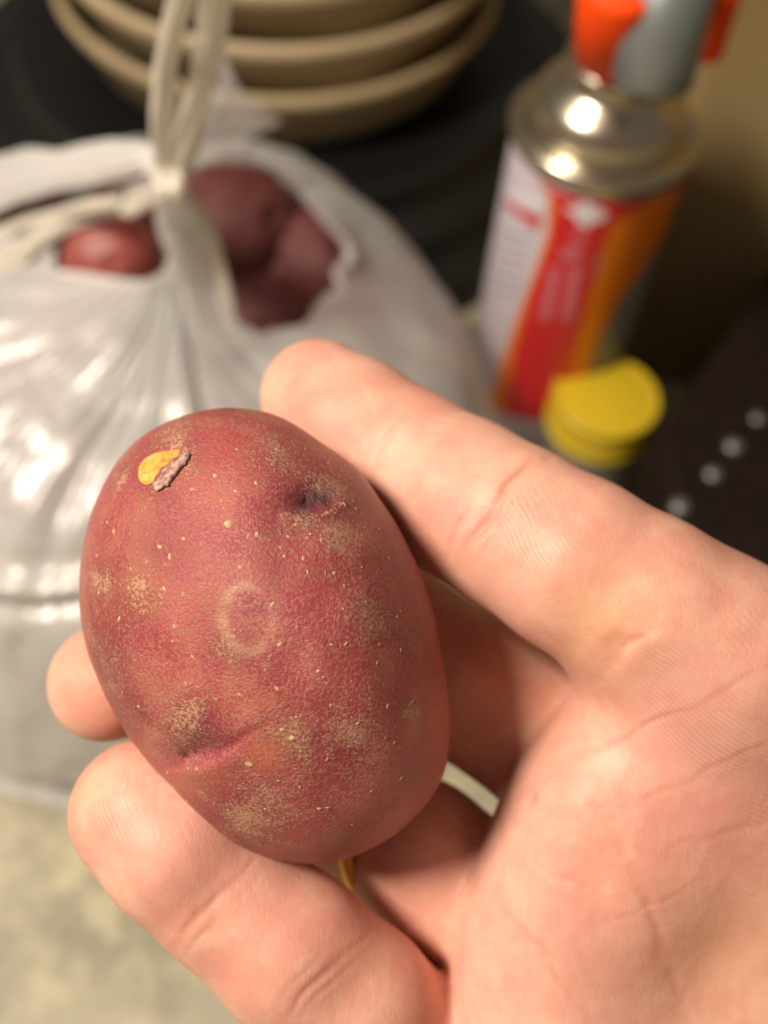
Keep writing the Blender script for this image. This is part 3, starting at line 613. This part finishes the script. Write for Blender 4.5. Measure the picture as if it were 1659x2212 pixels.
# ------------------------------------------------------------------ potatoes in the bag
def make_bag_potatoes():
    t = NT('shaded_potato_skin'); co = t.co(); n1 = t.noise(co, 40, 3); n2 = t.noise(co, 180, 4, .6)
    c = t.mix(t.ss(n1, .35, .65), (.075, .013, .015), (.135, .028, .025)); c = t.mix(t.math('MULTIPLY', t.ss(n2, .5, .7), .5), c, (.20, .10, .055))  # shade inside the bag is painted into this darker skin colour
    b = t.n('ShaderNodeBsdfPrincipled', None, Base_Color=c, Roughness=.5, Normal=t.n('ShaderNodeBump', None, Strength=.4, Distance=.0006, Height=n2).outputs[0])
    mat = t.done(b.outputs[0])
    lit = simple('lit_potato_skin', (.29, .065, .052), .5, 0, .5, 0, .2, 120)  # same skin in a lighter colour: light on the exposed potato, painted in
    t2 = NT('root_fibre'); fibre = t2.done(t2.n('ShaderNodeBsdfPrincipled', None, Base_Color=(.42, .27, .10, 1), Roughness=.7).outputs[0])
    grp = 'red potatoes inside the plastic bag'
    specs = [  # u, v, z, (sx, sy, sz) mm, rot, label
        (242, 562, .163, (18, 15.5, 16.5), .2, 'small red potato peeking out beneath the bag\'s left handle strap'),
        (505, 480, .140, (31, 25, 24), .9, 'large shaded red potato in the bag opening just right of the knot'),
        (655, 560, .126, (29, 22, 22), -.6, 'shaded red potato at the right corner of the bag opening'),
        (545, 690, .112, (28, 22, 22), .3, 'shadowed potato deep in the opening, lowest of those right of the knot'),
        (330, 430, .132, (26, 18, 18), .35, 'potato glimpsed in the narrow gap left of the knot'),
        (20, 500, .128, (28, 22, 22), .1, 'potato at the far left end of the narrow gap in the bag'),
        (150, 800, .126, (34, 28, 26), .8, 'potato showing pink through the film under the small peeking one'),
        (130, 1010, .100, (34, 28, 26), .1, 'potato showing faint pink through the bag beside the held potato'),
        (420, 880, .100, (33, 26, 26), -.4, 'potato in the bag hidden mostly behind the held potato'),
        (760, 700, .110, (30, 22, 22), -.7, 'potato under the crumpled right shoulder of the bag'),
        (-60, 740, .110, (30, 24, 24), .6, 'potato against the left side of the bag, cut by the frame')]
    first = None
    for k, (u, v, z, s, rot, lab) in enumerate(specs):
        root = empty('bagged_potato', on_z(u, v, z), lab, 'potato', grp, (0, .15 * math.sin(k * 2), rot))
        if first is None:
            bm = bmesh.new(); bmesh.ops.create_icosphere(bm, subdivisions=5, radius=1.0)
            for vv in bm.verts:
                p = vv.co.copy(); p += p * (.09 * mn.noise(p * 1.3 + Vector((4, 0, 0))) + .02 * mn.noise(p * 4))
                for e, s_ in ((Vector((.75, .1, .65)), .16), (Vector((-.5, .3, .8)), .13), (Vector((.1, -.8, .55)), .12)):
                    e = e.normalized(); d_ = (vv.co - e).length; p -= e * (s_ * math.exp(-(d_ / .16) ** 2))
                vv.co = p
            me = bpy.data.meshes.new('skin'); bm.to_mesh(me); bm.free(); me.polygons.foreach_set('use_smooth', [True] * len(me.polygons)); me.materials.append(mat); shaded_me = me; first = link('skin', me, mat, root)
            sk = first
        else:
            sk = bpy.data.objects.new('skin', shaded_me); COL.objects.link(sk); sk.parent = root
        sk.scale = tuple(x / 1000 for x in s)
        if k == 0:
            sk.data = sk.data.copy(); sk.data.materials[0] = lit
            pts = [on_z(245, 492, .166), on_z(238, 470, .175), on_z(252, 440, .186), on_z(270, 415, .193), on_z(262, 398, .197)]
            rm = Matrix.LocRotScale(root.location, root.rotation_euler, None).inverted()
            V = []; P = spline([tuple(rm @ p) for p in pts], 30)
            for i, p in enumerate(P):
                r = .0014 * (1 - i / 45)
                for q in range(6): V.append((p[0] + r * math.cos(q * 1.047), p[1] + r * math.sin(q * 1.047) * .8, p[2] + r * .5 * math.sin(q * 1.047)))
            link('root_fibre', mesh_np('root_fibre', V, [(i * 6 + q, i * 6 + (q + 1) % 6, (i + 1) * 6 + (q + 1) % 6, (i + 1) * 6 + q) for i in range(29) for q in range(6)]), fibre, root)
make_bag_potatoes()

# ------------------------------------------------------------------ gas canister with torch head
def make_can():
    c0 = on_z(1312, 252, .200); bx, by = c0.x, c0.y
    root = empty('gas_torch', (bx, by, 0), 'gas canister with red and orange label and a torch head screwed on top', 'gas torch')
    R = .0335; loc = Vector((bx, by, 0))
    tin = NT('tinplate'); tb = tin.n('ShaderNodeBsdfPrincipled', None, Base_Color=(.62, .56, .44, 1), Metallic=1.0, Roughness=.26); tin = tin.done(tb.outputs[0])
    V, Fc = lathe([(.0, .002), (R - .002, .002), (R, .006), (R, .100), (R, .188), (R - .001, .191)], 128)
    link('can_body', mesh_np('can_body', V, Fc), simple('can_print_white', (.55, .50, .56), .35, 0, .5, .3), root)
    V, Fc = lathe([(R - .001, .190), (R + .0012, .191), (R + .0024, .1935), (R + .0022, .197), (R + .0005, .199), (R - .0022, .1985), (R - .0036, .1965), (R - .0045, .197), (.0285, .2015), (.0284, .2060), (.0268, .2100), (.0238, .2130), (.0208, .2150), (.0190, .2170), (.0186, .2195), (.0196, .2210), (.0200, .2235), (.0194, .2250), (.0175, .2255), (.010, .2250)], 128)
    link('shoulder', mesh_np('shoulder', V, Fc), tin, root)
    V, Fc = lathe([(.0172, .2245), (.0176, .2255), (.0165, .234), (.0140, .236), (0, .236)], 64)
    link('valve_collar', mesh_np('valve_collar', V, Fc), simple('dark_plastic', (.035, .032, .034), .45), root)
    # torch head: orange housing and grey burner tube
    zax = Vector((0, 0, 1))
    def tube(name, p0, p1, r1, r2, mat, sx=1.0, seg=48, bev=.0015, ang=0):
        ax = p1 - p0; L = ax.length; q = ax.to_track_quat('Z', 'Y').to_matrix()
        V, Fc = lathe([(0, 0), (r1 - bev, 0), (r1, bev), (r2, L - bev), (r2 - bev, L), (0, L)], seg)
        V[:, 0] *= sx; ca, sa = math.cos(ang), math.sin(ang)
        V = np.stack([V[:, 0] * ca - V[:, 1] * sa, V[:, 0] * sa + V[:, 1] * ca, V[:, 2]], 1)
        return link(name, mesh_np(name, [q @ Vector(v) + p0 - loc for v in V], Fc), mat, root)
    orange = simple('orange_plastic', (.95, .075, .003), .6, 0, .2, 0); grey = simple('grey_metal', (.27, .295, .29), .42, .6)
    tube('housing', on_z(1322, 110, .238), on_z(1350, -60, .275), .0125, .0135, orange, 1.0)
    tube('burner_tube', on_z(1408, 185, .243), on_z(1455, -60, .275), .0128, .0135, grey, 1.0)
    tube('trigger_guard', on_z(1530, 118, .235), on_z(1570, -60, .270), .0050, .0065, orange, 1.0)
    tube('neck', Vector((bx, by, .230)), Vector((bx, by, .244)), .0145, .012, simple('neck_plastic', (.06, .058, .06), .5), 1.0)
    # printed label: thin wrapped panels on the can
    def hit(u, v, rr):
        o = CAMP - loc; d = (CM.to_3x3() @ pc(u, v, 1.0)); a = d.x ** 2 + d.y ** 2; b_ = 2 * (o.x * d.x + o.y * d.y); c_ = o.x ** 2 + o.y ** 2 - rr ** 2
        disc = b_ * b_ - 4 * a * c_
        t_ = (-b_ - math.sqrt(max(disc, 0))) / (2 * a); p = o + d * t_; return math.atan2(p.y, p.x), p.z
    def patch(name, poly, mat, off, ext=0):
        rr = R + off; uv = [hit(u, v, rr) for u, v in poly]
        bm = bmesh.new(); vs = [bm.verts.new((a, min(z, .1885), 0)) for a, z in uv]; f = bm.faces.new(vs)
        a0, a1 = min(a for a, z in uv), max(a for a, z in uv)
        for k in range(1, int((a1 - a0) / .06) + 1):
            g_ = bm.verts[:] + bm.edges[:] + bm.faces[:]
            bmesh.ops.bisect_plane(bm, geom=g_, plane_co=(a0 + k * .06, 0, 0), plane_no=(1, 0, 0))
        bmesh.ops.triangulate(bm, faces=bm.faces)
        for v_ in bm.verts: v_.co = Vector((rr * math.cos(v_.co.x), rr * math.sin(v_.co.x), v_.co.y))
        bmesh.ops.recalc_face_normals(bm, faces=bm.faces)
        for f_ in bm.faces:
            if f_.normal.dot(Vector((f_.calc_center_median().x, f_.calc_center_median().y, 0))) < 0: f_.normal_flip()
        me = bpy.data.meshes.new(name); bm.to_mesh(me); bm.free(); me.polygons.foreach_set('use_smooth', [True] * len(me.polygons)); return link(name, me, mat, root)
    red = simple('print_red', (.62, .012, .018), .35, 0, .5, .3); org = simple('print_orange', (.80, .20, .008), .35, 0, .5, .3); wh = simple('print_white', (.75, .70, .74), .35, 0, .5, .3); gy = simple('print_grey_blue', (.20, .22, .25), .35); pk = simple('print_pink', (.62, .16, .2), .35); dim = simple('print_fine_text', (.40, .36, .42), .4)
    patch('label_panel', [(1096, 240), (1094, 285), (1125, 325), (1160, 365), (1186, 425), (1182, 500), (1160, 570), (1125, 660), (1085, 780), (1055, 880), (1120, 900), (1200, 560), (1240, 420), (1230, 300), (1150, 260)], org, .0003)
    patch('label_panel', [(1300, 330), (1300, 560), (1230, 740), (1190, 900), (1250, 890), (1320, 750), (1425, 560), (1480, 430), (1495, 330)], org, .00035)
    patch('label_panel', [(1165, 345), (1200, 430), (1188, 520), (1150, 620), (1115, 740), (1085, 895), (1215, 900), (1245, 740), (1290, 560), (1322, 478), (1415, 415), (1440, 400), (1300, 300), (1200, 300)], red, .0006)
    patch('label_panel', [(1425, 530), (1404, 560), (1345, 640), (1290, 740), (1255, 880), (1290, 870), (1340, 760), (1390, 660), (1420, 600)], gy, .0007)
    patch('arrow_mark', [(1216, 452), (1245, 445), (1268, 420), (1315, 462), (1300, 478), (1278, 480), (1270, 494), (1248, 484), (1243, 468)], wh, .0009)
    patch('letter', [(1235, 505), (1262, 505), (1262, 520), (1248, 524), (1235, 520)], pk, .0009)
    patch('letter', [(1213, 535), (1258, 535), (1254, 560), (1208, 560)], pk, .0009)
    patch('letter', [(1190, 575), (1210, 575), (1188, 690), (1165, 690)], pk, .0009)
    patch('letter', [(1232, 575), (1256, 575), (1236, 690), (1212, 690)], pk, .0009)
    patch('letter', [(1094, 400), (1140, 420), (1180, 436), (1182, 452), (1150, 452), (1100, 420)], wh, .0006)
    patch('letter', [(1090, 425), (1150, 462), (1170, 470), (1160, 498), (1120, 465), (1090, 440)], red, .0006)
    for k in range(6):
        y = 490 + k * 24; x = 1085 - k * 5
        patch('text_row', [(x, y), (x + 62, y + 22), (x + 60, y + 28), (x - 2, y + 7)], dim, .0004)
make_can()

# ------------------------------------------------------------------ beige bowls on a black ribbed tub
def make_pots():
    P = pw(600, -70, .64); cx, cy = P.x, P.y
    def bowl(name, z0, prof, mat, label, cat, group=None):
        root = empty(name, (cx, cy, z0), label, cat, group)
        V, Fc = lathe(prof, 160); link('wall', mesh_np('wall', V, Fc), mat, root); return root
    beige = simple('beige_plastic', (.50, .39, .24), .42, 0, .5, .1, .12, 20); beige2 = simple('beige_plastic_aged', (.42, .325, .19), .45, 0, .5, .1, .12, 20)
    blk = simple('black_plastic', (.007, .007, .0075), .42, 0, .5, 0)
    def pot(R, H, t=.003, k=.82):
        return [(0, .0), (R * k * .95, 0), (R * k, .003), (R * .93, H * .55), (R * .955, H - .014), (R * .985, H - .011), (R, H - .006), (R, H - .002), (R - .002, H), (R - .005, H - .001), (R * .95 - t, H - .012), (R * .93 - t, H * .55), (R * k - t, .006), (0, .005)]
    z0 = .055
    for k, (R_, lab) in enumerate(((.130, 'lowest beige bowl of the nested stack, resting on the black tub'), (.127, 'second beige bowl from the bottom of the nested stack'), (.1235, 'third beige bowl from the bottom, just under the topmost one'),
                                   (.120, 'topmost beige bowl of the nested stack, cut by the upper edge of the photo'))):
        bowl('beige_bowl', z0 + .027 * k, pot(R_, .042, .003, .88), (beige2, beige)[k % 2], lab, 'bowl', 'nested beige bowls')
    V = [(0, .052), (.150, .052), (.156, .054), (.158, .050), (.160, .040), (.166, .034), (.178, .034), (.182, .031), (.184, .020), (.190, .016), (.206, .016), (.210, .012), (.212, 0), (0, 0)]
    root = empty('black_tub', (cx, cy, 0), 'upturned black ribbed tub under the beige bowls', 'tub')
    VV, Fc = lathe(V, 180); link('stepped_wall', mesh_np('stepped_wall', VV, Fc), blk, root)
make_pots()

# ------------------------------------------------------------------ things on the right
def box_mesh(name, verts8, bev, mat, parent, seg=3):
    bm = bmesh.new(); vs = [bm.verts.new(v) for v in verts8]
    for f in ((3, 2, 1, 0), (4, 5, 6, 7), (0, 1, 5, 4), (1, 2, 6, 5), (2, 3, 7, 6), (3, 0, 4, 7)): bm.faces.new([vs[i] for i in f])
    bmesh.ops.recalc_face_normals(bm, faces=bm.faces)
    if bev: bmesh.ops.bevel(bm, geom=bm.edges[:], offset=bev, segments=seg, profile=.5, affect='EDGES')
    me = bpy.data.meshes.new(name); bm.to_mesh(me); bm.free(); me.polygons.foreach_set('use_smooth', [True] * len(me.polygons)); return link(name, me, mat, parent)
def make_right():
    # cardboard box behind the canister
    a = on_z(1300, 800, .0); a = Vector((a.x, a.y, 0)); b = a + Vector((.50, -.05, 0)); th = Vector((.04, .36, 0))
    root = empty('cardboard_box', a, 'brown cardboard box standing behind the gas canister', 'box')
    t = NT('cardboard'); co = t.co(); nz = t.noise(co, 30, 4, .6); nb = t.noise(co, 6, 2)
    c = t.mix(t.ss(nb, .3, .7), (.24, .165, .055), (.34, .25, .12)); c = t.mix(t.math('MULTIPLY', t.ss(nz, .45, .7), .3), c, (.30, .23, .12))
    m = t.done(t.n('ShaderNodeBsdfPrincipled', None, Base_Color=c, Roughness=.85).outputs[0])
    o = Vector((0, 0, 0)); Hh = Vector((0, 0, .42)); z = Vector((0, 0, .001))
    box_mesh('panel', [o + z, b - a + z, b - a + th + z, th + z, o + Hh, b - a + Hh, b - a + th + Hh, th + Hh], .003, m, root)
    # black crate with pale studs
    zt = .115
    P1, P2, P3 = on_z(1690, 545, zt), on_z(1418, 935, zt), on_z(1400, 1190, zt)
    P4 = P1 + (P3 - P2) * 1.0 + Vector((.14, -.02, 0)); P3b = P3 + Vector((.02, -.05, 0))
    root = empty('black_case', Vector((P2.x, P2.y, 0)), 'black case with a row of pale round studs, right of the yellow lid', 'case')
    of = Vector((P2.x, P2.y, 0)); top = [P1 - of, P2 - of, P3b - of, P4 - of]; dn = Vector((0, 0, -zt + .001))
    inw = lambda p: p + dn
    box_mesh('shell', [inw(p) for p in top] + top, .006, simple('black_leatherette', (.012, .0065, .0045), .75, 0, .12, 0, .3, 120), root)
    st = simple('pale_stud', (.24, .24, .26), .45, .7)
    for u, v in ((1637, 905), (1585, 965), (1541, 1025), (1470, 1095)):
        p = on_z(u, v, zt) - of; V, Fc = lathe([(.0042, -.001), (.0042, .0006), (.0036, .0016), (.002, .0024), (0, .0026)], 28); V = V * rng.uniform(.68, .95)
        link('stud', mesh_np('stud', V + np.array(p), Fc), st, root)
    # clear jar with a yellow ribbed lid beyond the index finger
    c = on_z(1312, 852, .092); root = empty('jar', (c.x, c.y, 0), 'clear jar with a yellow ribbed lid in front of the gas canister', 'jar')
    V, Fc = lathe([(0, .092), (.0195, .092), (.0205, .0915), (.0215, .0925), (.0228, .092), (.0233, .0905), (.0228, .0885), (.0225, .0845), (.0233, .083), (.0233, .0815), (.0226, .080), (.0226, .0765), (.0236, .0755), (.0238, .0735), (.0230, .072), (.0218, .072), (.0215, .085), (0, .0895)], 120)
    link('lid', mesh_np('lid', V, Fc), simple('yellow_plastic', (.66, .47, .02), .38, 0, .5, .2), root)
    t = NT('clear_plastic'); b = t.n('ShaderNodeBsdfPrincipled', None, Base_Color=(.62, .60, .53, 1), Roughness=.12, Transmission_Weight=.75, IOR=1.3)
    V, Fc = lathe([(0, .001), (.0205, .001), (.0225, .004), (.0228, .010), (.0228, .058), (.0222, .064), (.0205, .069), (.0203, .079), (.0190, .079), (.0192, .068), (.0210, .062), (.0214, .056), (.0214, .010), (.0205, .006), (0, .004)], 96)
    link('glass_body', mesh_np('glass_body', V, Fc), t.done(b.outputs[0]), root)
make_right()
